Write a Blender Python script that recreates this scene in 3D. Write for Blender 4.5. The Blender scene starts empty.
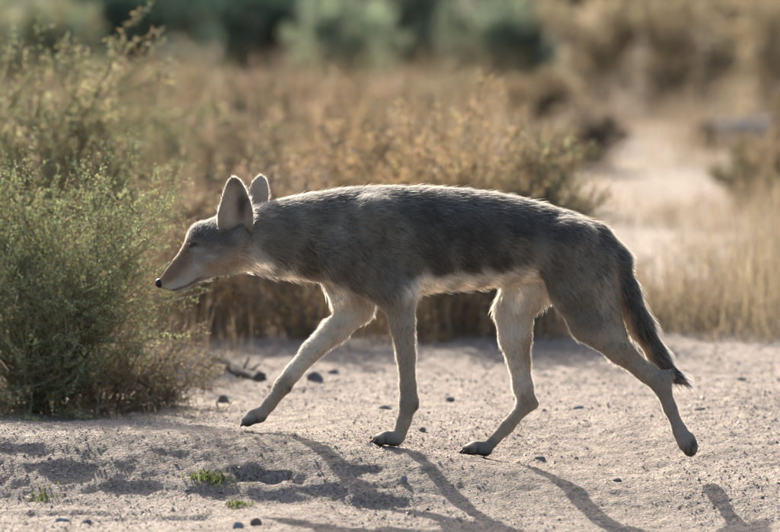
import bpy, math, numpy as np
from mathutils import Vector

R = math.radians
rng = np.random.default_rng(7)
sc = bpy.context.scene
COL = sc.collection

# ------------------------------------------------------------------ camera
CAM_D, CAM_H, FPX = 15.0, 1.4, 6630.0          # metres to the animal, eye height, focal length in photo pixels
PITCH = 435.0 / FPX
cam_d = bpy.data.cameras.new('camera'); cam = bpy.data.objects.new('camera', cam_d); COL.objects.link(cam)
cam.location = (0, -CAM_D, CAM_H); cam.rotation_euler = (R(90) - PITCH, 0, 0)
cam_d.sensor_width = 36; cam_d.lens = FPX / 780 * 36
cam_d.clip_start = 0.5; cam_d.clip_end = 2000
cam_d.dof.use_dof = True; cam_d.dof.focus_distance = 14.98; cam_d.dof.aperture_fstop = 4.1
sc.camera = cam
# ------------------------------------------------------------------ sky, sun, exposure
SUN_EL, SUN_AZ = R(25.5), R(16)                  # behind the animal, a little to the left
w = bpy.data.worlds.new('World'); sc.world = w; w.use_nodes = True
nt = w.node_tree; bg = nt.nodes['Background']
sky = nt.nodes.new('ShaderNodeTexSky'); sky.sky_type = 'NISHITA'; sky.sun_disc = False
sky.sun_elevation = SUN_EL; sky.sun_rotation = -SUN_AZ; sky.dust_density = 3.2
nt.links.new(sky.outputs[0], bg.inputs[0]); bg.inputs[1].default_value = 0.15
sd = bpy.data.lights.new('sun', 'SUN'); sun = bpy.data.objects.new('sun', sd); COL.objects.link(sun)
sd.energy = 4.3; sd.angle = R(0.5); sd.color = (1.0, 0.90, 0.76)
tosun = Vector((-math.sin(SUN_AZ) * math.cos(SUN_EL), math.cos(SUN_AZ) * math.cos(SUN_EL), math.sin(SUN_EL)))
sun.rotation_euler = tosun.to_track_quat('Z', 'Y').to_euler()
sun.location = tosun * 40
vs = sc.view_settings
vs.view_transform = 'Standard'; vs.look = 'None'; vs.gamma = 1; vs.use_curve_mapping = False; vs.exposure = 1.0
sc.cycles.use_denoising = True
sc.cycles.max_bounces = 8; sc.cycles.transparent_max_bounces = 8
sc.cycles.sample_clamp_indirect = 4

# ------------------------------------------------------------------ pixel helpers
cp, sp_ = math.cos(PITCH), math.sin(PITCH)
def at(px, py, Y=0.0):
    """point of the vertical plane y=Y that photo pixel (px,py) looks at"""
    u = (px - 390.0) / FPX; v = -(py - 266.0) / FPX
    dy = cp + v * sp_; dz = -sp_ + v * cp
    t = (Y + CAM_D) / dy
    return np.array([u * t, Y, CAM_H + dz * t])
def to_px(p):
    p = np.asarray(p, float); x, y, z = p[..., 0], p[..., 1] + CAM_D, p[..., 2] - CAM_H
    d = y * cp - z * sp_; v = y * sp_ + z * cp
    return 390 + FPX * x / d, 266 - FPX * v / d
def gpt(px, py, z=0.0):
    """where the ray of a pixel meets the level z"""
    u = (px - 390.0) / FPX; v = -(py - 266.0) / FPX
    dy = cp + v * sp_; dz = -sp_ + v * cp
    t = (z - CAM_H) / dz
    return np.array([u * t, -CAM_D + dy * t, z])

# ------------------------------------------------------------------ object helpers
def tag(o, label=None, cat=None, group=None, kind=None):
    if label: o['label'] = label
    if cat: o['category'] = cat
    if group: o['group'] = group
    if kind: o['kind'] = kind
    return o
def empty(name, loc):
    o = bpy.data.objects.new(name, None); COL.objects.link(o); o.location = tuple(loc); o.empty_display_size = 0.1
    return o
def mesh_obj(name, verts, quads=None, tris=None, mat=None, parent=None, cols=None, smooth=False, origin=None):
    verts = np.asarray(verts, np.float32).reshape(-1, 3)
    if parent is not None: verts = verts - np.array(parent.location, np.float32)
    elif origin is not None: verts = verts - np.asarray(origin, np.float32)
    me = bpy.data.meshes.new(name)
    q = np.zeros((0, 4), np.int32) if quads is None else np.asarray(quads, np.int32).reshape(-1, 4)
    t = np.zeros((0, 3), np.int32) if tris is None else np.asarray(tris, np.int32).reshape(-1, 3)
    me.vertices.add(len(verts)); me.vertices.foreach_set('co', verts.ravel())
    loops = np.concatenate([q.ravel(), t.ravel()]); me.loops.add(len(loops)); me.loops.foreach_set('vertex_index', loops)
    tot = np.concatenate([np.full(len(q), 4), np.full(len(t), 3)]).astype(np.int32)
    st = np.concatenate([[0], np.cumsum(tot)[:-1]]).astype(np.int32)
    me.polygons.add(len(tot)); me.polygons.foreach_set('loop_start', st)
    me.polygons.foreach_set('use_smooth', np.full(len(tot), bool(smooth)))
    me.update(calc_edges=True); me.validate()
    if cols is not None:
        a = me.color_attributes.new('col', 'FLOAT_COLOR', 'POINT')
        c = np.ones((len(verts), 4), np.float32); c[:, :3] = cols; a.data.foreach_set('color', c.ravel())
    if mat: me.materials.append(mat)
    o = bpy.data.objects.new(name, me); COL.objects.link(o)
    if parent is not None: o.parent = parent
    elif origin is not None: o.location = tuple(float(v) for v in origin)
    return o
class MB:
    def __init__(s): s.v, s.q, s.t, s.c, s.n = [], [], [], [], 0
    def add(s, v, q=None, t=None, c=None):
        v = np.asarray(v, np.float32).reshape(-1, 3); s.v.append(v)
        if q is not None and len(q): s.q.append(np.asarray(q).reshape(-1, 4) + s.n)
        if t is not None and len(t): s.t.append(np.asarray(t).reshape(-1, 3) + s.n)
        c = np.broadcast_to(np.asarray((1, 1, 1) if c is None else c, np.float32), v.shape); s.c.append(c); s.n += len(v)
    def build(s, name, mat, parent=None, smooth=False, origin=None):
        return mesh_obj(name, np.concatenate(s.v), np.concatenate(s.q) if s.q else None, np.concatenate(s.t) if s.t else None,
                        mat, parent, np.concatenate(s.c), smooth, origin)
def unit(v): return v / np.maximum(np.linalg.norm(v, axis=-1, keepdims=True), 1e-9)

# ------------------------------------------------------------------ materials
def nodes(name):
    m = bpy.data.materials.new(name); m.use_nodes = True
    return m, m.node_tree.nodes, m.node_tree.links
def hair_mat(name, trans=0.35, rough=0.5, gloss=0.25, noise=None, fwd=0.0):
    """thin things with their own colour attribute: light also passes through them"""
    m, N, L = nodes(name); N.clear()
    out = N.new('ShaderNodeOutputMaterial'); at_ = N.new('ShaderNodeAttribute'); at_.attribute_name = 'col'
    p = N.new('ShaderNodeBsdfPrincipled'); p.inputs['Roughness'].default_value = rough; p.inputs['Specular IOR Level'].default_value = gloss
    tr = N.new('ShaderNodeBsdfTranslucent'); mx = N.new('ShaderNodeMixShader'); mx.inputs[0].default_value = trans
    src = at_.outputs['Color']
    if noise:
        nz = N.new('ShaderNodeTexNoise'); nz.inputs['Scale'].default_value = noise; nz.inputs['Detail'].default_value = 4
        rp = N.new('ShaderNodeMapRange'); rp.inputs[1].default_value = 0.3; rp.inputs[2].default_value = 0.7; rp.inputs[3].default_value = 0.88; rp.inputs[4].default_value = 1.12
        ml = N.new('ShaderNodeVectorMath'); ml.operation = 'SCALE'
        tc = N.new('ShaderNodeTexCoord'); L.new(tc.outputs['Object'], nz.inputs['Vector'])
        L.new(nz.outputs[0], rp.inputs[0]); L.new(src, ml.inputs[0]); L.new(rp.outputs[0], ml.inputs['Scale']); src = ml.outputs[0]
    L.new(src, p.inputs['Base Color']); L.new(src, tr.inputs['Color'])
    L.new(p.outputs[0], mx.inputs[1]); L.new(tr.outputs[0], mx.inputs[2]); res = mx.outputs[0]
    if fwd:                                              # light scattered onward along its path by thin hairs
        rf = N.new('ShaderNodeBsdfHair'); rf.component = 'Transmission'; rf.inputs['RoughnessU'].default_value = 0.35; rf.inputs['RoughnessV'].default_value = 0.7
        gm = N.new('ShaderNodeGamma'); gm.inputs[1].default_value = 0.15; L.new(src, gm.inputs[0]); L.new(gm.outputs[0], rf.inputs['Color'])
        m2 = N.new('ShaderNodeMixShader'); m2.inputs[0].default_value = fwd; L.new(res, m2.inputs[1]); L.new(rf.outputs[0], m2.inputs[2]); res = m2.outputs[0]
    L.new(res, out.inputs['Surface'])
    return m
def solid_mat(name, c1, c2, scale=8, rough=0.85, spec=0.3, bump=0.3, bdist=0.01, detail=6, attr=False):
    m, N, L = nodes(name); p = N['Principled BSDF']
    p.inputs['Roughness'].default_value = rough; p.inputs['Specular IOR Level'].default_value = spec
    tc = N.new('ShaderNodeTexCoord'); nz = N.new('ShaderNodeTexNoise'); nz.inputs['Scale'].default_value = scale; nz.inputs['Detail'].default_value = detail
    L.new(tc.outputs['Object'], nz.inputs['Vector'])
    cr = N.new('ShaderNodeValToRGB'); cr.color_ramp.elements[0].position = 0.32; cr.color_ramp.elements[1].position = 0.68
    cr.color_ramp.elements[0].color = (*c1, 1); cr.color_ramp.elements[1].color = (*c2, 1)
    L.new(nz.outputs[0], cr.inputs[0]); src = cr.outputs[0]
    if attr:
        a = N.new('ShaderNodeAttribute'); a.attribute_name = 'col'
        ml = N.new('ShaderNodeVectorMath'); ml.operation = 'MULTIPLY'; L.new(src, ml.inputs[0]); L.new(a.outputs['Color'], ml.inputs[1]); src = ml.outputs[0]
    L.new(src, p.inputs['Base Color'])
    bp = N.new('ShaderNodeBump'); bp.inputs['Strength'].default_value = bump; bp.inputs['Distance'].default_value = bdist
    n2 = N.new('ShaderNodeTexNoise'); n2.inputs['Scale'].default_value = scale * 5; n2.inputs['Detail'].default_value = 8
    L.new(tc.outputs['Object'], n2.inputs['Vector']); L.new(n2.outputs[0], bp.inputs['Height']); L.new(bp.outputs[0], p.inputs['Normal'])
    return m
def ground_mat():
    m, N, L = nodes('desert_sand'); p = N['Principled BSDF']
    p.inputs['Roughness'].default_value = 0.78; p.inputs['Specular IOR Level'].default_value = 0.28
    tc = N.new('ShaderNodeTexCoord')
    def nz(s, d=6):
        n = N.new('ShaderNodeTexNoise'); n.inputs['Scale'].default_value = s; n.inputs['Detail'].default_value = d
        n.inputs['Roughness'].default_value = 0.65; L.new(tc.outputs['Object'], n.inputs['Vector']); return n.outputs[0]
    def ramp(src, a, b, ca, cb):
        r = N.new('ShaderNodeValToRGB'); r.color_ramp.elements[0].position = a; r.color_ramp.elements[1].position = b
        r.color_ramp.elements[0].color = (*ca, 1); r.color_ramp.elements[1].color = (*cb, 1); L.new(src, r.inputs[0]); return r.outputs[0]
    big = ramp(nz(1.3, 5), .35, .65, (0.232, 0.177, 0.140), (0.298, 0.235, 0.19))
    fine = ramp(nz(140, 5), .36, .64, (0.5, 0.5, 0.52), (1.4, 1.36, 1.3))
    ml = N.new('ShaderNodeVectorMath'); ml.operation = 'MULTIPLY'; L.new(big, ml.inputs[0]); L.new(fine, ml.inputs[1])
    vo = N.new('ShaderNodeTexVoronoi'); vo.inputs['Scale'].default_value = 170; L.new(tc.outputs['Object'], vo.inputs['Vector'])
    v2 = N.new('ShaderNodeVectorMath'); v2.operation = 'MULTIPLY'
    gr = N.new('ShaderNodeHueSaturation'); gr.inputs['Saturation'].default_value = 0.16; gr.inputs['Value'].default_value = 1.0
    L.new(vo.outputs['Color'], gr.inputs['Color'])
    mr = N.new('ShaderNodeVectorMath'); mr.operation = 'MULTIPLY_ADD'; mr.inputs[1].default_value = (.95, .95, .95); mr.inputs[2].default_value = (.32, .32, .32)
    L.new(gr.outputs[0], mr.inputs[0]); L.new(ml.outputs[0], v2.inputs[0]); L.new(mr.outputs[0], v2.inputs[1])
    L.new(v2.outputs[0], p.inputs['Base Color'])
    b1 = N.new('ShaderNodeBump'); b1.inputs['Strength'].default_value = 0.9; b1.inputs['Distance'].default_value = 0.008; L.new(nz(110, 6), b1.inputs['Height'])
    b2 = N.new('ShaderNodeBump'); b2.inputs['Strength'].default_value = 0.6; b2.inputs['Distance'].default_value = 0.006; b2.invert = True
    L.new(vo.outputs['Distance'], b2.inputs['Height']); L.new(b1.outputs[0], b2.inputs['Normal']); L.new(b2.outputs[0], p.inputs['Normal'])
    return m
M = {}
M['sand'] = ground_mat()
M['grain'] = solid_mat('gravel_grain', (0.75, 0.75, 0.76), (1.2, 1.17, 1.12), 60, 0.6, 0.45, 0.3, 0.002, attr=True)
M['stone'] = solid_mat('field_stone', (0.10, 0.095, 0.09), (0.20, 0.18, 0.165), 30, 0.85, 0.3, 0.6, 0.006)
M['bark'] = solid_mat('grey_bark', (0.07, 0.055, 0.045), (0.17, 0.14, 0.11), 40, 0.9, 0.2, 0.6, 0.004)
M['twig'] = hair_mat('dry_twig', 0.05, 0.7, 0.2)
M['leaf'] = hair_mat('leaf', 0.55, 0.5, 0.3)
M['straw'] = hair_mat('straw', 0.50, 0.6, 0.25)
M['fur'] = hair_mat('fur', 0.28, 0.5, 0.35, fwd=0.54)
M['skin'] = hair_mat('pelt', 0.0, 0.8, 0.15, noise=40)

# ------------------------------------------------------------------ noise
def vnoise(x, y, seed):
    r = np.random.default_rng(seed); T = r.random((256, 256)).astype(np.float32)
    xi = np.floor(x).astype(int); yi = np.floor(y).astype(int); fx = x - xi; fy = y - yi
    fx = fx * fx * (3 - 2 * fx); fy = fy * fy * (3 - 2 * fy)
    a = T[xi & 255, yi & 255]; b = T[(xi + 1) & 255, yi & 255]; c = T[xi & 255, (yi + 1) & 255]; d = T[(xi + 1) & 255, (yi + 1) & 255]
    return (a * (1 - fx) + b * fx) * (1 - fy) + (c * (1 - fx) + d * fx) * fy - 0.5
def sstep(t): t = np.clip(t, 0, 1); return t * t * (3 - 2 * t)

# ------------------------------------------------------------------ ground
FOOT_F = at(386, 447, -0.06); FOOT_H = at(477, 457, 0.055)      # the two feet that stand
def pxx(x): return 390 + x * 442
HOLE = None
def ground_base(x, y):
    zc = np.interp(pxx(x), [-400, 0, 150, 330, 385, 470, 570, 650, 780, 1100], [.06, .06, .052, .024, .012, -.01, -.044, -.058, -.06, -.055])
    zb = np.interp(pxx(x), [-400, 330, 640, 900], [-.068, -.075, -.11, -.115])
    yc = -0.13 + 0.05 * np.sin(x * 2.3 + 1)
    yb = -0.60 + 0.05 * np.sin(x * 3.1)
    z = zc * sstep((0.75 - y) / (0.75 - yc))
    t = sstep((yc - y) / (yc - yb))
    z = np.where(y < yc, zc + (zb - zc) * t, z)
    return z
_corr = []
def ground_z(x, y, fine=True):
    x = np.asarray(x, float); y = np.asarray(y, float)
    z = ground_base(x, y)
    near = 1 / (1 + ((y - 0.5) / 9) ** 4)
    z = z + 0.012 * vnoise(x * 3.1 + 9, y * 2.2 + 40, 1) * near + 0.008 * vnoise(x * 9, y * 6 + 11, 2) * near
    for cx, cy, dz in _corr:
        z = z + dz * np.exp(-((x - cx) ** 2 + (y - cy) ** 2) / 0.0128)
    if fine:
        z = z + near * (0.006 * vnoise(x * 26, y * 20, 3) + 0.0045 * vnoise(x * 60, y * 50, 4) + 0.0035 * vnoise(x * 105, y * 88, 5))
        if HOLE is not None:
            dx = (x - HOLE[0]) / 0.05; dy = (y - HOLE[1]) / np.where(y > HOLE[1], 0.016, 0.05)
            dx = dx + 1.4 * vnoise(x * 30, y * 30, 41); dy = dy + 1.4 * vnoise(x * 34, y * 34, 42)
            d = dx ** 2 + dy ** 2
            z = z - 0.046 * np.exp(-d ** 2 * 1.1)
        # shallow scuffs and old tracks
        for sx, sy, srx, sry, dep in SCUFF:
            d = ((x - sx) / srx) ** 2 + ((y - sy) / np.where(y > sy, sry * .5, sry)) ** 2
            z = z - dep * np.exp(-d ** 2)
    far = np.clip((np.abs(y) - 12) / 60, 0, 1)
    z = z + far * 0.10 * vnoise(x * 0.15, y * 0.11, 6)
    return z
SCUFF = []
for f in (FOOT_F, FOOT_H):
    _corr.append((f[0], f[1], f[2] - float(ground_z(f[0], f[1], False))))
def on_slope(px, py):
    """pixel to the uneven ground"""
    best = None
    ys = np.linspace(-2.2, 4.0, 2500); u = (px - 390) / FPX; v = -(py - 266) / FPX
    t = (ys + CAM_D) / (cp + v * sp_); X = u * t; Z = CAM_H + (-sp_ + v * cp) * t
    g = ground_z(X, ys, False); i = np.argmax(Z < g)
    return np.array([X[i], ys[i], g[i]])
h_ = on_slope(264, 473); SCUFF_ = []
for (px, py, rx, ry, dep) in [(65, 470, .08, .06, .009), (125, 488, .09, .05, .009), (180, 455, .06, .05, .004), (30, 450, .07, .05, .008), (330, 490, .07, .06, .01),
                              (375, 500, .09, .07, .014), (360, 470, .05, .05, .008), (225, 492, .08, .06, .008), (620, 395, .10, .06, .006), (740, 372, .16, .06, .007), (690, 480, .10, .08, .005),
                              (560, 430, .09, .06, .006), (160, 517, .16, .07, .012), (60, 512, .2, .06, .01), (285, 497, .07, .07, .012)]:
    p = on_slope(px, py); SCUFF_.append((p[0], p[1], rx, ry, dep))
HOLE = h_; SCUFF = SCUFF_
def axis(lo, hi, step, far_lo, far_hi, grow=1.22):
    a = list(np.arange(lo, hi, step)); s = step; v = a[-1]
    while v < far_hi: s *= grow; v += s; a.append(v)
    s = step; v = lo
    while v > far_lo: s *= grow; v -= s; a.insert(0, v)
    return np.array(a)
gx = axis(-1.35, 1.45, 0.0105, -900, 900); gy = axis(-1.75, 3.6, 0.0125, -160, 1500)
X, Y = np.meshgrid(gx, gy, indexing='ij'); Z = ground_z(X, Y)
nx, ny = X.shape; idx = np.arange(nx * ny).reshape(nx, ny)
gq = np.stack([idx[:-1, :-1], idx[1:, :-1], idx[1:, 1:], idx[:-1, 1:]], -1).reshape(-1, 4)
tag(mesh_obj('ground', np.stack([X, Y, Z], -1), gq, None, M['sand'], smooth=True), 'pale pinkish sand and gravel desert floor', 'ground', kind='structure')

# grains: loose gravel lying on the sand, too many to count
OCT = np.array([[1, 0, -.3], [-1, 0, -.3], [0, 1, -.3], [0, -1, -.3], [0, 0, 1]], float)
OCT_T = np.array([[0, 2, 4], [2, 1, 4], [1, 3, 4], [3, 0, 4]])
def gravel(n, x0, x1, y0, y1, rmin, rmax, seed, power=2.6):
    r = np.random.default_rng(seed); x = r.uniform(x0, x1, n); y = r.uniform(y0, y1, n)
    # drifted together in patches
    keep = r.random(n) < np.clip(0.6 + 1.6 * vnoise(x * 4, y * 3, 21), .12, 1); x, y = x[keep], y[keep]; n = len(x)
    s = rmin * (1 - r.random(n) * (1 - (rmin / rmax) ** power)) ** (-1 / power)
    z = ground_z(x, y) + s * 0.15
    v = OCT[None] * r.uniform(.6, 1.35, (n, 5, 1)) + r.normal(0, .2, (n, 5, 3))
    v[..., 2] *= r.uniform(.5, .9, (n, 1))
    a = r.uniform(0, 6.28, n); c, s_ = np.cos(a), np.sin(a)
    v = np.stack([v[..., 0] * c[:, None] - v[..., 1] * s_[:, None], v[..., 0] * s_[:, None] + v[..., 1] * c[:, None], v[..., 2]], -1)
    v = v * s[:, None, None] + np.stack([x, y, z], -1)[:, None]
    t = (OCT_T[None] + (np.arange(n) * 5)[:, None, None])
    pal = np.array([[.40, .305, .235], [.35, .265, .20], [.52, .42, .34], [.28, .215, .17], [.64, .56, .48], [.2, .17, .145]])
    c = pal[r.choice(6, n, p=[.32, .24, .2, .1, .11, .03])] * r.uniform(.65, 1.0, (n, 1))
    return v, t, np.repeat(c[:, None], 5, 1)
mb = MB()
for args in [(66000, -1.35, 1.45, -1.7, 1.2, .0013, .0062, 31, 2.9), (18000, -1.4, 1.5, 1.2, 3.4, .0018, .0075, 32, 2.9), (5000, -2.0, 2.6, 3.4, 8, .004, .014, 33)]:
    v, t, c = gravel(*args); mb.add(v, None, t, c.reshape(-1, 3))
tag(mb.build('gravel', M['grain']), 'loose sandy gravel strewn over the desert floor', 'gravel', kind='stuff')

# ------------------------------------------------------------------ coyote: implicit body
S = 1 / 442.0
BONES = []                                       # points that guide the fur: (pos, direction, length)
PR = []                                          # primitives (a, ra, b, rb, lateral scale, blend)
def chain(pts, k=0.012, s=1.0, fl=None):
    """pts: (px, py, y in metres, radius in px [, fur length])"""
    W = [at(p[0], p[1], p[2]) for p in pts]
    for i in range(len(pts) - 1):
        PR.append((W[i], pts[i][3] * S, W[i + 1], pts[i + 1][3] * S, s, k))
        if fl is not None:
            d = unit(W[i + 1] - W[i])
            for t in (0, .5):
                BONES.append((W[i] * (1 - t) + W[i + 1] * t, d, fl[i] * (1 - t) + fl[i + 1] * t))
    if fl is not None: BONES.append((W[-1], unit(W[-1] - W[-2]), fl[-1]))
# trunk as a row of ellipses: px x, top, bottom, half width px
TR = np.array([[236, 217, 268, 17], [250, 209, 270, 23], [270, 202, 275, 28], [295, 197, 277, 33], [330, 191, 281, 38], [370, 187, 291, 41], [400, 187, 296, 43],
               [450, 188, 289, 45], [500, 194, 286, 43], [540, 203, 279, 40], [575, 214, 280, 36], [600, 227, 284, 30], [617, 241, 280, 21], [629, 258, 272, 7]], float)
x_tr = np.array([at(r[0], 240, 0)[0] for r in TR]); z_top = np.array([at(390, r[1], 0)[2] for r in TR]); z_bot = np.array([at(390, r[2], 0)[2] for r in TR]); w_tr = TR[:, 3] * S
# near fore leg
chain([(374, 222, -.068, 25), (352, 258, -.075, 27), (396, 292, -.075, 21)], .03, .75)
chain([(398, 294, -.073, 18.4), (402, 322, -.068, 12.4), (406, 356, -.062, 8.9), (408, 386, -.06, 7.9), (409, 402, -.06, 9.2), (404, 421, -.06, 6.7), (399, 436, -.06, 7.0)], .010, .95, [.016, .012, .008, .007, .006, .005, .004])
# far fore leg
chain([(372, 224, .068, 24), (345, 262, .072, 26), (352, 296, .07, 23)], .03, .75)
chain([(354, 298, .07, 20.4), (358, 308, .07, 15.4), (335, 330, .068, 12.9), (312, 351, .066, 9.7), (293, 373, .065, 8.1), (283, 386, .065, 7.9), (270, 404, .065, 6.1), (262, 413, .065, 6.5)], .010, .95, [.018, .014, .010, .008, .007, .006, .005, .004])
# near hind leg
chain([(566, 250, -.055, 33.5), (578, 290, -.062, 26.5), (590, 322, -.064, 20.4), (620, 351, -.062, 11.9), (647, 373, -.06, 8.9), (661, 384, -.06, 8.9), (670, 408, -.06, 6.0), (680, 431, -.06, 6.5), (685, 444, -.06, 7.3)], .014, .85,
      [.024, .018, .013, .010, .008, .006, .006, .005, .004])
chain([(660, 380, -.06, 7.5), (669, 374, -.06, 4.6)], .008)                 # point of the hock
chain([(598, 262, -.045, 17), (604, 300, -.05, 12), (618, 334, -.055, 8.5)], .016)
# far hind leg
chain([(570, 252, .055, 31.5), (529, 284, .062, 26.5), (514, 310, .064, 19.4), (515, 337, .062, 15.9), (519, 362, .06, 10.4), (523, 387, .058, 9.5), (527, 403, .057, 7.9), (507, 427, .056, 6.0), (491, 443, .055, 5.9)], .014, .85,
      [.022, .022, .018, .012, .009, .008, .006, .005, .004])
chain([(526, 398, .057, 7), (535, 404, .057, 4.6)], .008)
# paws: pad, four toes each, heel pad
def paw(cx, cy, ux, uy, Yp, L=17, r=4.6, spread=1.0):
    """toes start at (cx,cy) and run along (ux,uy)"""
    n = math.hypot(ux, uy); ux /= n; uy /= n
    for j, o in enumerate((-1.5, -.5, .5, 1.5)):
        le = L * (1.0 if abs(o) < 1 else .8); yo = Yp + o * 5.2 * S * spread
        chain([(cx, cy, Yp + o * 3 * S, r + .8), (cx + ux * le * .55, cy + uy * le * .55 - 1.8, yo, r + .6), (cx + ux * le, cy + uy * le, yo, r - .1)], .004, 1)
    chain([(cx, cy, Yp - 3 * S, r + 1.5), (cx, cy, Yp + 3 * S, r + 1.5)], .006)
    BONES.append((at(cx, cy, Yp), np.array([ux, 0, -uy]), .004)); BONES.append((at(cx + ux * L, cy + uy * L, Yp), np.array([ux, 0, -uy]), .003))
paw(395, 438.6, -1, .06, -.06, 17, 6.0)
paw(259, 415, -.85, .42, .065, 13, 6.2, .8)
paw(485, 448.5, -1, .08, .055, 18, 6.0)
paw(686, 441, .4, .9, -.06, 10, 6.8, .8)
chain([(690, 436, -.066, 4.5), (693, 442, -.066, 4)], .004); chain([(694, 446, -.062, 4.5), (693, 451, -.062, 4)], .004)
chain([(413, 404, -.062, 4), (417, 408, -.062, 2.5)], .006); chain([(287, 386, .06, 4.5), (289, 390, .06, 2.5)], .006)      # wrist pads
# tail
chain([(596, 240, -.01, 17), (612, 262, -.01, 16), (625, 292, -.012, 13), (639, 324, -.014, 12), (657, 355, -.014, 8.5), (676, 377, -.014, 5), (690, 386, -.014, 1.6)], .02, .9, [.028, .032, .04, .044, .042, .040, .03])
# head, turned a little away from the camera
HY = lambda px: .008 + (215 - px) * .00035
chain([(226, 237, HY(226), 23), (206, 240, HY(206), 16.5)], .02, 1.04)
chain([(226, 254, HY(226), 21), (204, 264, HY(204), 15)], .02, 1.02)
chain([(203, 236, HY(200), 12.5), (199, 250, HY(196), 12)], .016, 1.15)
chain([(196, 262, HY(196), 15), (176, 275, HY(176), 9.6), (164, 283.5, HY(164), 6.2)], .012, .8)
chain([(199, 240, HY(199), 11), (181, 264.5, HY(181), 7.5), (166, 280.5, HY(166), 5)], .012, .85)
chain([(206, 269, HY(206), 9), (182, 285.5, HY(182), 5.3), (171, 288.5, HY(171), 3.4)], .008, .95)
chain([(239, 252, -.026, 12), (239, 238, -.046, 8.5), (241, 230, -.052, 5)], .014)
chain([(252, 238, .03, 12), (255, 222, .055, 9)], .016)
nd = unit(at(230, 235, 0) - at(160, 282, .02))
for p, l in [((230, 236), .013), ((222, 258), .013), ((205, 238), .007), ((203, 262), .007), ((190, 256), .0045), ((176, 275), .003), ((165, 283), .002), ((185, 285), .004), ((225, 270), .018)]:
    BONES.append((at(p[0], p[1], HY(p[0])), nd, l))
# fur guides along the trunk
for r in TR[1:-1]:
    for (fy, dwn, l) in ((.05, .12, .026), (.5, .30, .025), (.88, .55, .025), (1.0, 2.0, .036)):
        for sgn in (-1, 0, 1):
            l2 = l * (1.15 if r[0] < 340 else 1.0)
            BONES.append((at(r[0], r[1] + (r[2] - r[1]) * fy, sgn * r[3] * S * .8), unit(np.array([1, 0, -dwn])), l2))

CELL = 0.0036
lo = at(143, 470, 0) + np.array([0, -.16, 0]); hi = at(712, 166, 0) + np.array([0, .16, 0])
dim = np.ceil((hi - lo) / CELL).astype(int)
ax_ = [(lo[i] + CELL * np.arange(dim[i])).astype(np.float32) for i in range(3)]
F = np.full(dim, .2, np.float32)
# trunk
xs = ax_[0]; cz = np.interp(xs, x_tr, (z_top + z_bot) / 2); hh = np.interp(xs, x_tr, (z_top - z_bot) / 2); ww = np.interp(xs, x_tr, w_tr)
for a_ in (cz, hh, ww): a_[:] = np.convolve(np.pad(a_, 8, 'edge'), np.ones(17) / 17, 'valid')
i0, i1 = np.searchsorted(xs, x_tr[0] - .004), np.searchsorted(xs, x_tr[-1] + .004)
zz = (ax_[2][None, None, :] - cz[i0:i1, None, None]); yy = ax_[1][None, :, None]
h3 = hh[i0:i1, None, None]; w3 = (ww[i0:i1, None, None] * (1 + .10 * zz / h3 * 0)).astype(np.float32)
f = np.sqrt((zz / h3) ** 2 + (yy / w3) ** 2) + 1e-6; g = np.sqrt((zz / h3 ** 2) ** 2 + (yy / w3 ** 2) ** 2) + 1e-6
F[i0:i1] = np.minimum(F[i0:i1], (f * (f - 1) / g).astype(np.float32)); del f, g
def smin(a, b, k):
    h = np.clip(.5 + .5 * (b - a) / k, 0, 1); return b + (a - b) * h - k * h * (1 - h)
for (a, ra, b, rb, s, k) in PR:
    m = max(ra, rb) * max(1, s) + k + .02
    L0 = np.minimum(a, b) - m; L1 = np.maximum(a, b) + m
    sl = tuple(slice(max(0, int((L0[i] - lo[i]) / CELL)), min(dim[i], int((L1[i] - lo[i]) / CELL) + 2)) for i in range(3))
    px_, py_, pz_ = ax_[0][sl[0]][:, None, None], ax_[1][sl[1]][None, :, None], ax_[2][sl[2]][None, None, :]
    ba = (b - a).astype(np.float32).copy(); yc_ = 0.5 * (a[1] + b[1])
    ba2 = ba.copy(); ba2[1] /= s
    qx, qy, qz = px_ - a[0], (py_ - a[1]) / s, pz_ - a[2]
    l2 = float((ba2 ** 2).sum()) + 1e-9
    t = np.clip((qx * ba2[0] + qy * ba2[1] + qz * ba2[2]) / l2, 0, 1)
    d = np.sqrt((qx - t * ba2[0]) ** 2 + (qy - t * ba2[1]) ** 2 + (qz - t * ba2[2]) ** 2) - (ra + (rb - ra) * t)
    F[sl] = smin(F[sl], d.astype(np.float32), k)
def blur(F):
    for ax in range(3):
        F = (np.roll(F, 1, ax) + 2 * F + np.roll(F, -1, ax)) / 4
    return F
F = blur(F)
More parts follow.
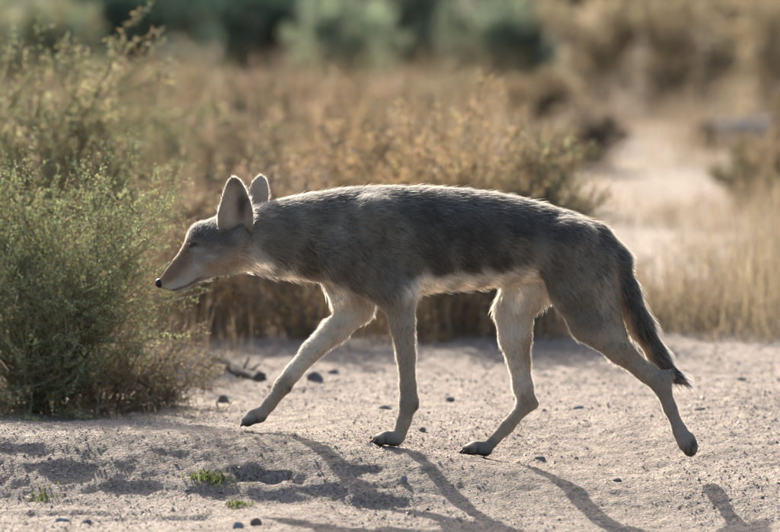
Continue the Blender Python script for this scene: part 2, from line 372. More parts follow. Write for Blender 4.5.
def surf_nets(F, lo, c):
    ng = F < 0
    cs = [(i, j, k) for i in (0, 1) for j in (0, 1) for k in (0, 1)]
    n = F.shape; sl = lambda o: tuple(slice(o[i], n[i] - 1 + o[i]) for i in range(3))
    cnt = np.zeros([d - 1 for d in n], np.int8)
    for o in cs: cnt += ng[sl(o)]
    act = (cnt > 0) & (cnt < 8); I = np.argwhere(act); idm = np.full(act.shape, -1, np.int32); idm[act] = np.arange(len(I))
    V = np.stack([F[I[:, 0] + o[0], I[:, 1] + o[1], I[:, 2] + o[2]] for o in cs], 1)
    acc = np.zeros((len(I), 3)); num = np.zeros(len(I)); C = np.array(cs, float)
    for a in range(8):
        for b in range(a + 1, 8):
            if abs(C[a] - C[b]).sum() != 1: continue
            m = (V[:, a] < 0) != (V[:, b] < 0); t = V[:, a] / (V[:, a] - V[:, b] + 1e-20)
            acc[m] += (C[a] + (C[b] - C[a]) * t[:, None])[m]; num[m] += 1
    P = lo + c * (I + acc / num[:, None])
    Q = []
    for ax in range(3):
        u, v = (ax + 1) % 3, (ax + 2) % 3
        s0 = [slice(1, d - 1) for d in n]; s1 = list(s0); s0[ax] = slice(0, n[ax] - 1); s1[ax] = slice(1, n[ax])
        A, B = ng[tuple(s0)], ng[tuple(s1)]; E = np.argwhere(A != B)
        off = np.ones(3, int); off[ax] = 0; E2 = E + off; du = np.eye(3, dtype=int)[u]; dv = np.eye(3, dtype=int)[v]
        g_ = lambda e: idm[e[:, 0], e[:, 1], e[:, 2]]
        q = np.stack([g_(E2 - du - dv), g_(E2 - dv), g_(E2), g_(E2 - du)], 1)
        fl = ~A[tuple(E.T)]; q[fl] = q[fl][:, ::-1]; Q.append(q)
    Q = np.concatenate(Q); return P, Q[(Q >= 0).all(1)]
BV, BQ = surf_nets(F, lo, CELL)
# relax a little
ed = np.concatenate([BQ[:, [0, 1]], BQ[:, [1, 2]], BQ[:, [2, 3]], BQ[:, [3, 0]]])
for it in range(3):
    s_ = np.zeros_like(BV); n_ = np.zeros(len(BV))
    np.add.at(s_, ed[:, 0], BV[ed[:, 1]]); np.add.at(n_, ed[:, 0], 1); np.add.at(s_, ed[:, 1], BV[ed[:, 0]]); np.add.at(n_, ed[:, 1], 1)
    BV = BV * .5 + .5 * s_ / np.maximum(n_, 1)[:, None]
def surface_y(px, py):
    """near-side depth of the skin at a pixel"""
    p = at(px, py, 0); i = int((p[0] - lo[0]) / CELL); k = int((p[2] - lo[2]) / CELL); col_ = F[i, :, k]
    j = int(np.argmax(col_ < 0)); return float(ax_[1][j])

# ears: cupped shells, joined into the body mesh
def ear(cen, prof, Yb, right, back, depth, nu=22, nv=17, thick=1.3):
    """cen: centre line pixels from base to tip; prof: half widths px"""
    us = np.linspace(0, 1, nu) ** .9; th = np.linspace(-1.25, 1.25, nv)
    uu = np.linspace(0, 1, len(cen)); cx = np.interp(us, uu, [c[0] for c in cen]); cy = np.interp(us, uu, [c[1] for c in cen]); yl = np.interp(us, uu, [c[2] for c in cen])
    hw = np.interp(us, [p[0] for p in prof], [p[1] for p in prof]) * S
    right = unit(np.array(right, float)); back = unit(np.array(back, float)); Pn = np.zeros((nu, nv, 3))
    for i in range(nu):
        base = at(cx[i], cy[i], Yb + yl[i])
        for j in range(nv):
            Pn[i, j] = base + right * hw[i] * math.sin(th[j]) / math.sin(1.25) + back * hw[i] * depth * (math.cos(th[j]) - .55)
    du = np.gradient(Pn, axis=0); dv = np.gradient(Pn, axis=1); nrm = unit(np.cross(dv, du))
    e = np.ones(nv); e[[0, -1]] = .25; e[[1, -2]] = .7; eu = np.ones(nu); eu[-1] = .2; eu[-2] = .6
    T = thick * S * e[None, :, None] * eu[:, None, None]
    A = Pn + nrm * T; B = Pn - nrm * T
    V = np.concatenate([A.reshape(-1, 3), B.reshape(-1, 3)]); n = nu * nv; q = []
    for i in range(nu - 1):
        for j in range(nv - 1):
            a, b, c, d = i * nv + j, i * nv + j + 1, (i + 1) * nv + j + 1, (i + 1) * nv + j
            q += [[a, b, c, d], [n + d, n + c, n + b, n + a]]
        for j in (0, nv - 1):
            a, d = i * nv + j, (i + 1) * nv + j; qq = [a, d, n + d, n + a]; q.append(qq if j == 0 else qq[::-1])
    for j in range(nv - 1):
        a, b = (nu - 1) * nv + j, (nu - 1) * nv + j + 1; q.append([b, a, n + a, n + b][::-1])
    return V, np.array(q)
prof = [(0, 6), (.1, 11), (.2, 15), (.36, 17.6), (.5, 17.8), (.64, 15), (.74, 12.6), (.83, 10.2), (.92, 7.2), (.97, 4.8), (1, 2)]
E1 = ear([(238, 252, .05), (236, 227, .006), (236.5, 202, -.004), (234, 177.5, -.010)], prof, -.066, (1, -.12, .02), (.25, 1, 0), .8)
prof2 = [(0, 10), (.2, 12.5), (.5, 11.5), (.72, 10), (.86, 7.5), (.95, 4.5), (1, 1)]
E2 = ear([(254, 228, -.01), (256.5, 208, 0), (259, 193, .004), (260.5, 175.5, .008)], prof2, .062, (1, .5, 0), (.75, -.7, 0), 1.0)
nb = len(BV)
for Ve, Qe in (E1, E2):
    BQ = np.concatenate([BQ, Qe + len(BV)]); BV = np.concatenate([BV, Ve])
for i in range(11):
    t = i / 10.
    BONES.append((at(236, 236 - 58 * t, -.04), unit(np.array([.0, 0, 1])), .006)); BONES.append((at(258, 226 - 48 * t, .062), unit(np.array([.1, 0, 1])), .006))

# pelt colours, found by nearness to samples (px, py, y, rgb)
DK, GR, LT, CR, TAN, OR = (.07, .06, .05), (.165, .14, .11), (.25, .22, .18), (.82, .73, .60), (.345, .28, .208), (.38, .26, .155)
PC = []
def pc(c, *pts):
    for p in pts:
        if len(p) == 2:
            for y in (-.08, .08): PC.append((p[0], p[1], y, c))
        else: PC.append((p[0], p[1], p[2], c))
pc(DK, (400, 190, 0), (450, 190, 0), (500, 196, 0), (545, 205, 0), (420, 210), (450, 225), (480, 240), (520, 225), (560, 225), (430, 250), (470, 262), (590, 225, 0), (610, 245, 0), (500, 262), (440, 268), (350, 190, 0))
pc(GR, (300, 200, 0), (280, 230), (320, 240), (350, 220), (330, 262), (290, 255), (360, 270), (520, 250), (375, 255), (385, 285, -.08), (560, 260), (545, 280, -.08), (575, 300, -.08), (590, 320, -.08), (600, 270, -.08))
pc((.17, .148, .118), (385, 205), (392, 225), (400, 250), (410, 270), (300, 268))
pc(CR, (425, 286, -.09), (445, 287, -.09), (465, 287, -.09), (485, 286, -.09), (505, 284, -.09), (525, 281, -.07), (450, 294, 0), (480, 294, 0), (430, 292, 0), (510, 292, 0), (530, 285, 0), (400, 300, 0), (450, 290), (490, 290), (430, 288), (520, 300, .03), (262, 282, 0), (250, 276, 0), (285, 283, 0), (240, 276, 0), (330, 292, .04), (560, 300, .0), (555, 320, .03))
pc((.60, .52, .42), (340, 312, .06), (325, 340, .06), (300, 365, .06), (505, 310, .05), (512, 340, .05), (516, 370, .05), (365, 300, .06), (525, 320, .04), (510, 400, .05))
pc((.36, .29, .21), (604, 280, -.06), (608, 305, -.065), (618, 332, -.065))
pc(OR, (545, 325, .05), (537, 345, .06), (535, 360, .06), (612, 295, -.02), (618, 320, -.03), (628, 340, -.03), (636, 350, -.04), (606, 280, -.02))
pc(TAN, (395, 315, -.08), (403, 345, -.07), (407, 380, -.06), (400, 425, -.06), (280, 388, .06), (265, 410, .06), (525, 405, .05), (505, 428, .05), (608, 345, -.07), (640, 368, -.06))
pc((.29, .24, .19), (661, 384, -.06), (672, 410, -.06), (682, 435, -.06), (408, 400, -.06), (585, 340, -.08))
pc((.18, .16, .14), (385, 441, -.06), (374, 441, -.06), (250, 423, .065), (470, 450, .055), (485, 450, .055), (690, 452, -.06))
pc((.065, .057, .049), (622, 250, 0), (640, 300, -.02), (630, 290, -.03), (644, 330, -.03), (625, 275, 0), (636, 305, 0), (648, 332, 0), (662, 355, 0), (618, 258, 0))
pc((.035, .03, .028), (685, 382, 0), (698, 389, 0), (675, 372, 0))
pc((.25, .165, .10), (173, 270, .02), (180, 263, .02), (187, 256, .02), (168, 277, .02), (180, 272), (190, 265))
pc((.115, .103, .09), (200, 230), (208, 222, 0), (215, 230), (222, 240), (205, 245), (215, 218, 0))
pc((.40, .28, .18), (212, 265), (222, 270), (205, 268, -.05), (232, 268))
pc((.27, .23, .185), (205, 258, -.05), (215, 255, -.06), (198, 254, -.04))
pc((.46, .41, .345), (172, 288, 0), (180, 289, 0), (188, 284, -.03), (192, 280, -.04), (200, 281, 0), (210, 279, 0), (222, 278, 0), (196, 272, -.04))
pcp = np.array([at(p[0], p[1], p[2]) for p in PC]); pcc = np.array([p[3] for p in PC])
def idw(P, ctr, val, power=5, chunk=20000, ys=.55):
    out = np.zeros((len(P), val.shape[1])); sc_ = np.array([1, ys, 1])
    for i in range(0, len(P), chunk):
        d2 = (((P[i:i + chunk, None] - ctr[None]) * sc_) ** 2).sum(-1) + 1e-6
        w_ = d2 ** (-power / 2); out[i:i + chunk] = (w_ @ val) / w_.sum(1, keepdims=True)
    return out
bcol = idw(BV, pcp, pcc)
# ears: pale hairy rim, shade over the near ear's bare inside is painted in below; backs grey
bcol[nb:] = (.46, .385, .305)
bpx, bpy_ = to_px(BV)
inner = np.zeros(len(BV), bool); n1 = len(E1[0]); inner[nb + n1 // 2: nb + n1] = True
def segd(px, py, a, b):
    ax, ay = a; bx, by = b; t = np.clip(((px - ax) * (bx - ax) + (py - ay) * (by - ay)) / ((bx - ax) ** 2 + (by - ay) ** 2), 0, 1)
    return np.hypot(px - ax - t * (bx - ax), py - ay - t * (by - ay))
# black lip line
lip = np.minimum(segd(bpx, bpy_, (173, 290.5), (188, 285.5)), segd(bpx, bpy_, (188, 285.5), (200, 278)))
lipw = .95 * (np.exp(-(lip / 1.35) ** 2))[:, None]; lipw[nb:] = 0
bcol = bcol * (1 - lipw * .85) + np.array([.02, .017, .016]) * lipw * .85
def mark_or_shade(px, py, sx, sy, c, k, mask):
    global bcol
    w_ = (k * np.exp(-((bpx - px) / sx) ** 2 - ((bpy_ - py) / sy) ** 2) * mask)[:, None]; bcol = bcol * (1 - w_) + np.array(c) * w_
eb = np.clip((bpy_ - 222) / 16, 0, 1)[:, None] * (np.arange(len(BV)) >= nb)[:, None]; bcol = bcol * (1 - eb) + np.array([.19, .162, .13]) * eb
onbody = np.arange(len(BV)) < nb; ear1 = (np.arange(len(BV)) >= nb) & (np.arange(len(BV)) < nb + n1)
mark_or_shade(210, 232, 10, 8, (.09, .088, .085), .5, onbody); mark_or_shade(183, 277, 4, 3, (.32, .27, .22), .6, onbody); mark_or_shade(198, 235, 6, 5, (.06, .055, .05), .7, onbody); mark_or_shade(193.5, 244.5, 6.5, 3.0, (.012, .011, .010), 1.0, onbody); mark_or_shade(172, 270, 6, 7, (.17, .11, .07), .6, onbody); mark_or_shade(180, 262, 5, 6, (.17, .11, .07), .6, onbody); mark_or_shade(217, 268, 10, 5, (.42, .28, .17), .6, onbody); mark_or_shade(187, 251, 3, 3, (.05, .04, .035), .6, onbody)
mark_or_shade(199, 250, 6, 2.5, (.5, .44, .37), .6, onbody); mark_or_shade(206, 247, 9, 2, (.10, .09, .08), .6, onbody); mark_or_shade(218, 252, 9, 3, (.13, .115, .10), .6, onbody); mark_or_shade(208, 257, 8, 3, (.5, .44, .37), .5, onbody); mark_or_shade(196, 237, 5, 3, (.07, .065, .06), .6, onbody)
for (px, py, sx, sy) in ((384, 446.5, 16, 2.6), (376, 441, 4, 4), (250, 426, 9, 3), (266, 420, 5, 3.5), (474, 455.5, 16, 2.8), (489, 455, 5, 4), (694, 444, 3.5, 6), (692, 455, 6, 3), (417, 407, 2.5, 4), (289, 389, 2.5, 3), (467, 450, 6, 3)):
    mark_or_shade(px, py, sx, sy, (.045, .04, .037), .85, onbody)
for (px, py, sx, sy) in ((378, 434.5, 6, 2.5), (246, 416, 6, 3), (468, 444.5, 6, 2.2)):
    mark_or_shade(px, py, sx, sy, (.55, .48, .39), .8, onbody)
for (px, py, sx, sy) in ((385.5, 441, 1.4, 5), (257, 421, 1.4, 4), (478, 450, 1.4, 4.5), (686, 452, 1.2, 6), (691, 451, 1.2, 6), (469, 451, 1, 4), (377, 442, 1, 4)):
    mark_or_shade(px, py, sx, sy, (.03, .027, .025), .8, onbody)  # thin dark lines paint shaded gaps between the toes
mark_or_shade(238, 238, 9, 9, (.27, .225, .175), .75, onbody); mark_or_shade(242, 206, 6, 14, (.045, .038, .034), .9, ear1); mark_or_shade(229, 212, 4, 16, (.55, .49, .41), .7, ear1); mark_or_shade(236, 182, 9, 5, (.15, .12, .095), .6, ear1); mark_or_shade(248, 215, 3, 10, (.5, .42, .32), .6, ear1)  # the darkest near-ear patch paints the shade of its opening
coy = empty('coyote', (FOOT_F[0], 0, FOOT_F[2]))
tag(coy, 'grey-brown coyote striding left with head lowered, backlit fur glowing along its back', 'coyote')
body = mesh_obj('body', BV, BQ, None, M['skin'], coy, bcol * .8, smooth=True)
body.data.materials.append(hair_mat('thin_ear_skin', 0.3, 0.7, 0.2))       # the sun shines through the ears
mi = np.zeros(len(body.data.polygons), np.int32); mi[-(len(E1[1]) + len(E2[1])):] = 1; body.data.polygons.foreach_set('material_index', mi)

# ---- fur: strands rooted all over the skin
tri = np.concatenate([BQ[:, [0, 1, 2]], BQ[:, [0, 2, 3]]])
A_, B_, C_ = BV[tri[:, 0]], BV[tri[:, 1]], BV[tri[:, 2]]
fn = np.cross(B_ - A_, C_ - A_); area = np.linalg.norm(fn, axis=1) / 2; fn = unit(fn)
bp = np.array([b[0] for b in BONES]); bd = np.array([b[1] for b in BONES]); bl = np.array([[b[2]] for b in BONES])
cen = (A_ + B_ + C_) / 3
vl = idw(BV, bp, np.concatenate([bd, bl], 1), power=3.2, ys=.9)
cl = vl[tri].mean(1)[:, 3]
isear = (tri >= nb).any(1)
dens = area / np.clip(cl, .0045, .03) ** 1.05 * np.where(isear, .8, 1)
NF = 142000
pick = rng.choice(len(tri), NF, p=dens / dens.sum())
r1 = np.sqrt(rng.random(NF)); r2 = rng.random(NF)
w0, w1, w2 = 1 - r1, r1 * (1 - r2), r1 * r2
root = A_[pick] * w0[:, None] + B_[pick] * w1[:, None] + C_[pick] * w2[:, None]; nrm = fn[pick]
vv = vl[tri[pick]]; vv = vv[:, 0] * w0[:, None] + vv[:, 1] * w1[:, None] + vv[:, 2] * w2[:, None]
dr = unit(vv[:, :3]); fl = np.clip(vv[:, 3] * 1.2, .0028, np.maximum(vv[:, 3], .014)) * rng.uniform(.6, 1.25, NF)
fpx, fpy = to_px(root)
fl = np.where(np.hypot((fpx - 193) / 6.0, (fpy - 245) / 4.2) < 1, .0009, fl)            # no fur over the eye
fl = np.where(vv[:, 3] < .0052, fl * .6, fl)
ear_s = isear[pick]; fl = np.where(ear_s & (fpy > 190) & (fpy < 232) & (fpx < 246) & (rng.random(NF) < .12), fl * 1.7, fl)
dr = unit(dr - nrm * (dr * nrm).sum(1, keepdims=True))
# tufts: neighbouring hairs lean together
def n3(p, s, seed): return vnoise(p[:, 0] * s + p[:, 1] * s * .7, p[:, 2] * s - p[:, 1] * s * .4, seed)
side = unit(np.cross(nrm, dr))
tuft = n3(root, 55, 11) * 1.0 + n3(root, 120, 12) * .7
lift = .17 + .17 * n3(root, 70, 13) + rng.normal(0, .07, NF)
topness = np.clip(nrm[:, 2], 0, 1)
lift = lift + .12 * topness * (vv[:, 3] > .02) * rng.random(NF)
lift = np.where(vv[:, 3] < .014, lift * .9 + .15 + .35 * rng.random(NF) ** 2, lift)
lift = lift + .3 * (rng.random(NF) < .08) + np.where((vv[:, 3] < .014) & (rng.random(NF) < .36), .55, 0)
fl = np.where((rng.random(NF) < .03) & (vv[:, 3] > .02), fl * 1.4, fl)
d0 = unit(dr + nrm * np.clip(lift, .08, .95)[:, None] + side * (tuft * .55 + rng.normal(0, .12, NF))[:, None])
d1 = unit(d0 * .8 + dr * .35 + np.array([0, 0, -.14]) + side * rng.normal(0, .08, NF)[:, None])
base = root - nrm * .0012
p1 = base + d0 * (fl * .38)[:, None]; p2 = p1 + unit(d0 * .5 + d1 * .5) * (fl * .34)[:, None]; p3 = p2 + d1 * (fl * .28)[:, None]
wd = np.clip(.0003 + vv[:, 3] * .024, .00045, .001) * rng.uniform(.7, 1.25, NF)
rv = unit(rng.normal(0, 1, (NF, 3)) * .6 + side * 1.0); rv = unit(rv - d0 * (rv * d0).sum(1, keepdims=True))
h0 = rv * (wd * .5)[:, None]
V = np.stack([base - h0, base + h0, p1 - h0, p1 + h0, p2 - h0 * .65, p2 + h0 * .65, p3], 1)
ib = (np.arange(NF) * 7)[:, None]
Qf = np.concatenate([ib + [[0, 1, 3, 2]], ib + [[2, 3, 5, 4]]]); Tf = ib + [[4, 5, 6]]
rc = bcol[tri[pick]]; rc = rc[:, 0] * w0[:, None] + rc[:, 1] * w1[:, None] + rc[:, 2] * w2[:, None]
wavy = vnoise(root[:, 0] * 75 + root[:, 1] * 40 + 2.2 * vnoise(root[:, 0] * 22, root[:, 2] * 22, 17), root[:, 2] * 24, 16)      # dark wavy locks over neck and flank
fleck = (n3(root, 115, 18) > .17) & (vv[:, 3] < .014)
rc = rc * np.exp(rng.normal(0, .2, (NF, 1)) + .55 * n3(root, 45, 15)[:, None] + (np.clip((vv[:, 3] - .016) * 90, 0, 1) * np.where(fpx < 350, 2.7, 1.8) * wavy)[:, None] - .6 * fleck[:, None])
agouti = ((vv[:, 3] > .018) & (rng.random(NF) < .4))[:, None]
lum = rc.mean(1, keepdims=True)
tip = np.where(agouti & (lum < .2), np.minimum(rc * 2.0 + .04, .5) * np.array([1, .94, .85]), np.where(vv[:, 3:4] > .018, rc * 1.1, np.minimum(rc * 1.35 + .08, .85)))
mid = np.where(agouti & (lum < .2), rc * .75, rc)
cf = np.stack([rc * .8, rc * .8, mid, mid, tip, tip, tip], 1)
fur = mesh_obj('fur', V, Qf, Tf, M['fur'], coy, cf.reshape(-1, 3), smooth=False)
tag(fur, kind='stuff'); 
# re-parent the fur below the body
fur.parent = body

# ---- eyes, nose, claws
def uv_ball(c, rx, ry, rz, n=14, m=10):
    V = []; Q = []
    for i in range(m + 1):
        ph = math.pi * (i + .001) / (m + .002)
        for j in range(n):
            a = 2 * math.pi * j / n; V.append((c[0] + rx * math.sin(ph) * math.cos(a), c[1] + ry * math.sin(ph) * math.sin(a), c[2] + rz * math.cos(ph)))
    for i in range(m):
        for j in range(n): Q.append((i * n + j, (i + 1) * n + j, (i + 1) * n + (j + 1) % n, i * n + (j + 1) % n))
    return np.array(V), np.array(Q)
def gloss(name, c, rough, spec=.5):
    m, N, L = nodes(name); p = N['Principled BSDF']; p.inputs['Roughness'].default_value = rough; p.inputs['Specular IOR Level'].default_value = spec
    nz = N.new('ShaderNodeTexNoise'); nz.inputs['Scale'].default_value = 300; cr = N.new('ShaderNodeValToRGB')
    cr.color_ramp.elements[0].color = (*[v * .7 for v in c], 1); cr.color_ramp.elements[1].color = (*[v * 1.3 for v in c], 1)
    L.new(nz.outputs[0], cr.inputs[0]); L.new(cr.outputs[0], p.inputs['Base Color'])
    b = N.new('ShaderNodeBump'); b.inputs['Strength'].default_value = .2; b.inputs['Distance'].default_value = .001; L.new(nz.outputs[0], b.inputs['Height']); L.new(b.outputs[0], p.inputs['Normal'])
    return m
M['eye'] = gloss('eye_dark', (.045, .022, .009), .06); M['nose'] = gloss('nose_black', (.012, .012, .013), .5, .3); M['claw'] = gloss('claw_horn', (.05, .042, .036), .4)
ye = surface_y(192.5, 245)
for yy_, px in ((ye + .0022, 192.5), (2 * HY(192) - ye - .0022, 192.5)):
    V, Q = uv_ball(at(px, 245, yy_), .0100, .008, .0068); mesh_obj('eye', V, Q, None, M['eye'], coy, smooth=True)
V, Q = uv_ball(at(159.8, 283.2, HY(160)), 4.9 * S, 6 * S, 4.8 * S)
V[:, 2] += .35 * (V[:, 0] - V[:, 0].mean()) * -.3
mesh_obj('nose', V, Q, None, M['nose'], coy, smooth=True)
def claw(px, py, ux, uy, Yp, L=5):
    n = math.hypot(ux, uy); ux, uy = ux / n, uy / n; rings = []
    for t, r in ((0, 1.9), (.4, 1.5), (.75, .9), (1, .15)):
        c = at(px + ux * L * t, py + uy * L * t + 1.6 * t * t, Yp)
        rings.append([c + S * r * np.array([uy * math.cos(a), math.sin(a), ux * math.cos(a)]) for a in np.linspace(0, 2 * math.pi, 7)[:-1]])
    V = np.array(rings).reshape(-1, 3); Q = [(i * 6 + j, i * 6 + (j + 1) % 6, (i + 1) * 6 + (j + 1) % 6, (i + 1) * 6 + j) for i in range(3) for j in range(6)]
    mesh_obj('claw', V, Q, None, M['claw'], coy, smooth=True)
for (cx, cy, ux, uy, Yp, L, spread) in ((395, 438.6, -1, .06, -.06, 17, 1.), (259, 415, -.85, .42, .065, 13, .8), (485, 448.5, -1, .08, .055, 18, 1.), (686, 442, .4, .9, -.06, 9, .8)):
    n = math.hypot(ux, uy)
    for o in (-1.5, -.5, .5, 1.5):
        le = (L * (1.0 if abs(o) < 1 else .8) + 4.0)
        claw(cx + ux / n * le, cy + uy / n * le, ux, uy + .25, Yp + o * 5.2 * S * spread, 4.8 if uy < .5 else 2)
# whiskers
mbw = MB()
for i in range(14):
    s_ = -1; a = at(172 + rng.uniform(0, 12), 281 + rng.uniform(-2, 4), 0); a[1] = surface_y(178, 282) + .002
    dvec = unit(np.array([rng.uniform(.1, 1), rng.uniform(-1, -.4), rng.uniform(-.7, -.1)])); b = a + dvec * rng.uniform(.02, .04); m_ = (a + b) / 2 + np.array([0, 0, .003])
    wv = np.array([0, 0, .0003]); mbw.add([a - wv, a + wv, m_ - wv * .7, m_ + wv * .7, b], [[0, 1, 3, 2]], [[2, 3, 4]], (.3, .27, .22))
tag(mbw.build('whiskers', M['fur'], coy), kind='stuff')

# ------------------------------------------------------------------ plants
def tubes(P, Rr):
    """P (N,K,3) polylines, Rr (N,K) radii -> three-sided tubes"""
    N_, K, _ = P.shape; T = unit(np.gradient(P, axis=1)); up = np.array([.31, .27, .91]); a = unit(np.cross(T, up)); b = np.cross(T, a)
    ang = np.array([0, 2.094, 4.189]); V = P[:, :, None] + Rr[:, :, None, None] * (a[:, :, None] * np.cos(ang)[None, None, :, None] + b[:, :, None] * np.sin(ang)[None, None, :, None])
    id_ = np.arange(N_ * K * 3).reshape(N_, K, 3); q = []
    for j in range(3):
        q.append(np.stack([id_[:, :-1, j], id_[:, :-1, (j + 1) % 3], id_[:, 1:, (j + 1) % 3], id_[:, 1:, j]], -1).reshape(-1, 4))
    return V.reshape(-1, 3), np.concatenate(q)
def leaves(P, D, L, Wd, r):
    """diamond leaves"""
    n = len(P); D = unit(D); s = unit(np.cross(D, unit(r.normal(0, 1, (n, 3))))); up = np.cross(s, D)
    m = P + D * (L * .45)[:, None] + up * (L * .12)[:, None]
    V = np.stack([P, m - s * (Wd / 2)[:, None], P + D * L[:, None], m + s * (Wd / 2)[:, None]], 1)
    return V.reshape(-1, 3), np.arange(n * 4).reshape(n, 4)
def grow(r, P, K, per, len_, spread, t0=.25, up=.2, bend=.25):
    """children of polylines P: (n*per, K, 3)"""
    N_, k0, _ = P.shape; t = r.uniform(t0, 1, (N_, per)) * (k0 - 1) * .999; i = t.astype(int); f = (t - i)[..., None]
    n_i = np.arange(N_)[:, None]; st = P[n_i, i] * (1 - f) + P[n_i, i + 1] * f; d = unit(P[n_i, i + 1] - P[n_i, i])
    d = unit(d + r.normal(0, spread, d.shape) + np.array([0, 0, up])).reshape(-1, 3); st = st.reshape(-1, 3)
    L = (len_ * r.uniform(.55, 1.25, len(st)) * (1.15 - .45 * (t.reshape(-1) / (k0 - 1))))[:, None]
    out = [st]; cur = st; dd = d
    for _ in range(K - 1):
        dd = unit(dd + r.normal(0, bend, dd.shape) / K + np.array([0, 0, .05])); cur = cur + dd * L / (K - 1); out.append(cur)
    return np.stack(out, 1)
def shrub(name, label, cat, base, H, Rx, leaf_c, twig_c, n_leaf, leaf_l, leaf_w, seed, stems=10, nb_=9, nt_=7, group=None, twig_r=1.0, spread=.5, shape=1.0, hue=.12, trunk=False, bare=.0, low=.2, KT=4):
    r = np.random.default_rng(seed); root_ = empty(name, base); base = np.array(base)
    a = r.uniform(0, 2 * math.pi, stems); tilt = np.sqrt(r.random(stems)) * shape
    K = 7; ts = np.linspace(0, 1, K)
    rad = tilt * Rx * .8; hgt = H * .78 * np.sqrt(np.clip(1 - .55 * tilt ** 2, .15, 1)) * r.uniform(.75, 1.05, stems)
    P = np.zeros((stems, K, 3))
    P[..., 0] = base[0] + np.cos(a)[:, None] * rad[:, None] * ts ** 1.0 + np.cos(a)[:, None] * .04 * H
    P[..., 1] = base[1] + np.sin(a)[:, None] * rad[:, None] * ts ** 1.0 + np.sin(a)[:, None] * .04 * H
    P[..., 2] = base[2] - .02 + hgt[:, None] * (ts ** .85)
    P[:, 1:] += r.normal(0, .035 * H, (stems, K - 1, 3))
    B = grow(r, P, 5, nb_, .36 * H, spread, low, .15)
    T = grow(r, B, KT, nt_, .16 * H, spread * 1.1, .15, .15)
    B[..., 2] = np.maximum(B[..., 2], base[2] + .01); T[..., 2] = np.maximum(T[..., 2], base[2] + .012)
    r0 = .011 * H * twig_r
    mbs = MB(); tp = np.linspace(1, .35, K)
    V, Q = tubes(P, r0 * r.uniform(.7, 1.2, (stems, 1)) * tp); mbs.add(V, Q, None, np.array(twig_c) * .75)
    mbs.build('trunk' if trunk else 'stems', M['twig'], root_)
    mbt = MB()
    V, Q = tubes(B, r0 * .42 * np.linspace(1, .4, 5)[None] * np.ones((len(B), 1))); mbt.add(V, Q, None, np.repeat(np.array(twig_c) * r.uniform(.75, 1.2, (len(B), 1)), 15, 0))
    V, Q = tubes(T, r0 * .2 * np.linspace(1, .5, KT)[None] * np.ones((len(T), 1))); mbt.add(V, Q, None, np.repeat(np.array(twig_c) * r.uniform(.8, 1.35, (len(T), 1)), 3 * KT, 0))
    tag(mbt.build('twigs', M['twig'], root_), kind='stuff')
    nn = n_leaf; k = r.integers(0, len(T), nn)
    if bare: keep_t = r.random(len(T)) > bare; kk = np.flatnonzero(keep_t); k = kk[r.integers(0, len(kk), nn)]
    t = r.uniform(.1, 1, nn) * (KT - 1.001); i = t.astype(int); f = (t - i)[:, None]
    Pl = T[k, i] * (1 - f) + T[k, i + 1] * f; D = unit(T[k, i + 1] - T[k, i] + r.normal(0, .7, (nn, 3)) + np.array([0, 0, .15]))
    L = leaf_l * r.uniform(.6, 1.35, nn); W = leaf_w * r.uniform(.7, 1.3, nn)
    V, Q = leaves(Pl, D, L, W, r)
    cs = np.array(leaf_c); c = cs[r.integers(0, len(cs), len(T))[k]] * np.exp(r.normal(0, hue, (nn, 1))) * np.exp(r.normal(0, .05, (nn, 3)))
    c *= np.exp(.3 * r.normal(0, 1, len(T))[k])[:, None]
    mbl = MB(); mbl.add(V, Q, None, np.repeat(c, 4, 0)); tag(mbl.build('crown' if trunk else 'foliage', M['leaf'], root_), kind='stuff')
    tag(root_, label, cat, group); return root_
def place(px, py_base, py_top, hw, Dscale=None):
    b = gpt(px, py_base); b[2] = float(ground_z(b[0], b[1], False)); mpp = (b[1] + CAM_D) / FPX
    return b, (py_base - py_top) * mpp, hw * mpp

GRN = [(.27, .315, .155), (.23, .285, .15), (.33, .345, .17), (.30, .275, .15)]
YGR = [(.26, .245, .135), (.22, .225, .12), (.31, .265, .15), (.18, .195, .105)]
BRN = [(0.235, 0.168, 0.097), (0.269, 0.193, 0.115), (0.202, 0.147, 0.084), (0.168, 0.15, 0.084), (0.294, 0.223, 0.137)]
GLD = [(.315, .222, .12), (.36, .26, .145), (.265, .19, .10), (.39, .30, .175)]
PNK = [(0.311, 0.227, 0.155), (0.344, 0.26, 0.185), (0.244, 0.185, 0.13), (0.227, 0.181, 0.118)]
DKG = [(.05, .098, .07), (.06, .11, .08), (.045, .082, .062)]
MDG = [(.19, .235, .16), (.21, .245, .17), (.17, .21, .15)]
LTG = [(.28, .345, .225), (.31, .365, .245), (.26, .31, .21)]
TWG = (.29, .235, .17)
# near green bush at the left
b, H, Rx = place(50, 413, 118, 122)
shrub('green_bush', 'fine-leaved green bush at the left, just in front of the coyote\'s nose', 'bush', b, H, Rx, GRN, (.20, .16, .10), 78000, .0085, .0022, 101, stems=26, nb_=13, nt_=10, spread=.6, shape=1.12, twig_r=.42, low=.0)
b, H, Rx = place(105, 409, 285, 125)
shrub('dry_twiggy_bush', 'low tangle of dry brown twigs at the foot of the near green bush', 'bush', b, H, Rx, [(.26, .20, .13), (.22, .19, .12), (.20, .19, .11)], (.25, .20, .14), 16000, .009, .0022, 104, stems=26, nb_=11, nt_=9, spread=.7, shape=1.1, twig_r=.9, low=.0)
b, H, Rx = place(165, 406, 318, 62)
shrub('dry_twiggy_bush', 'small tangle of dry twigs at the right foot of the near green bush', 'bush', b, H, Rx, [(.28, .22, .14), (.24, .21, .13)], (.27, .215, .15), 7000, .009, .0022, 105, stems=16, nb_=10, nt_=8, spread=.75, shape=1.2, twig_r=.9, low=.0)
b, H, Rx = place(15, 414, 325, 75)
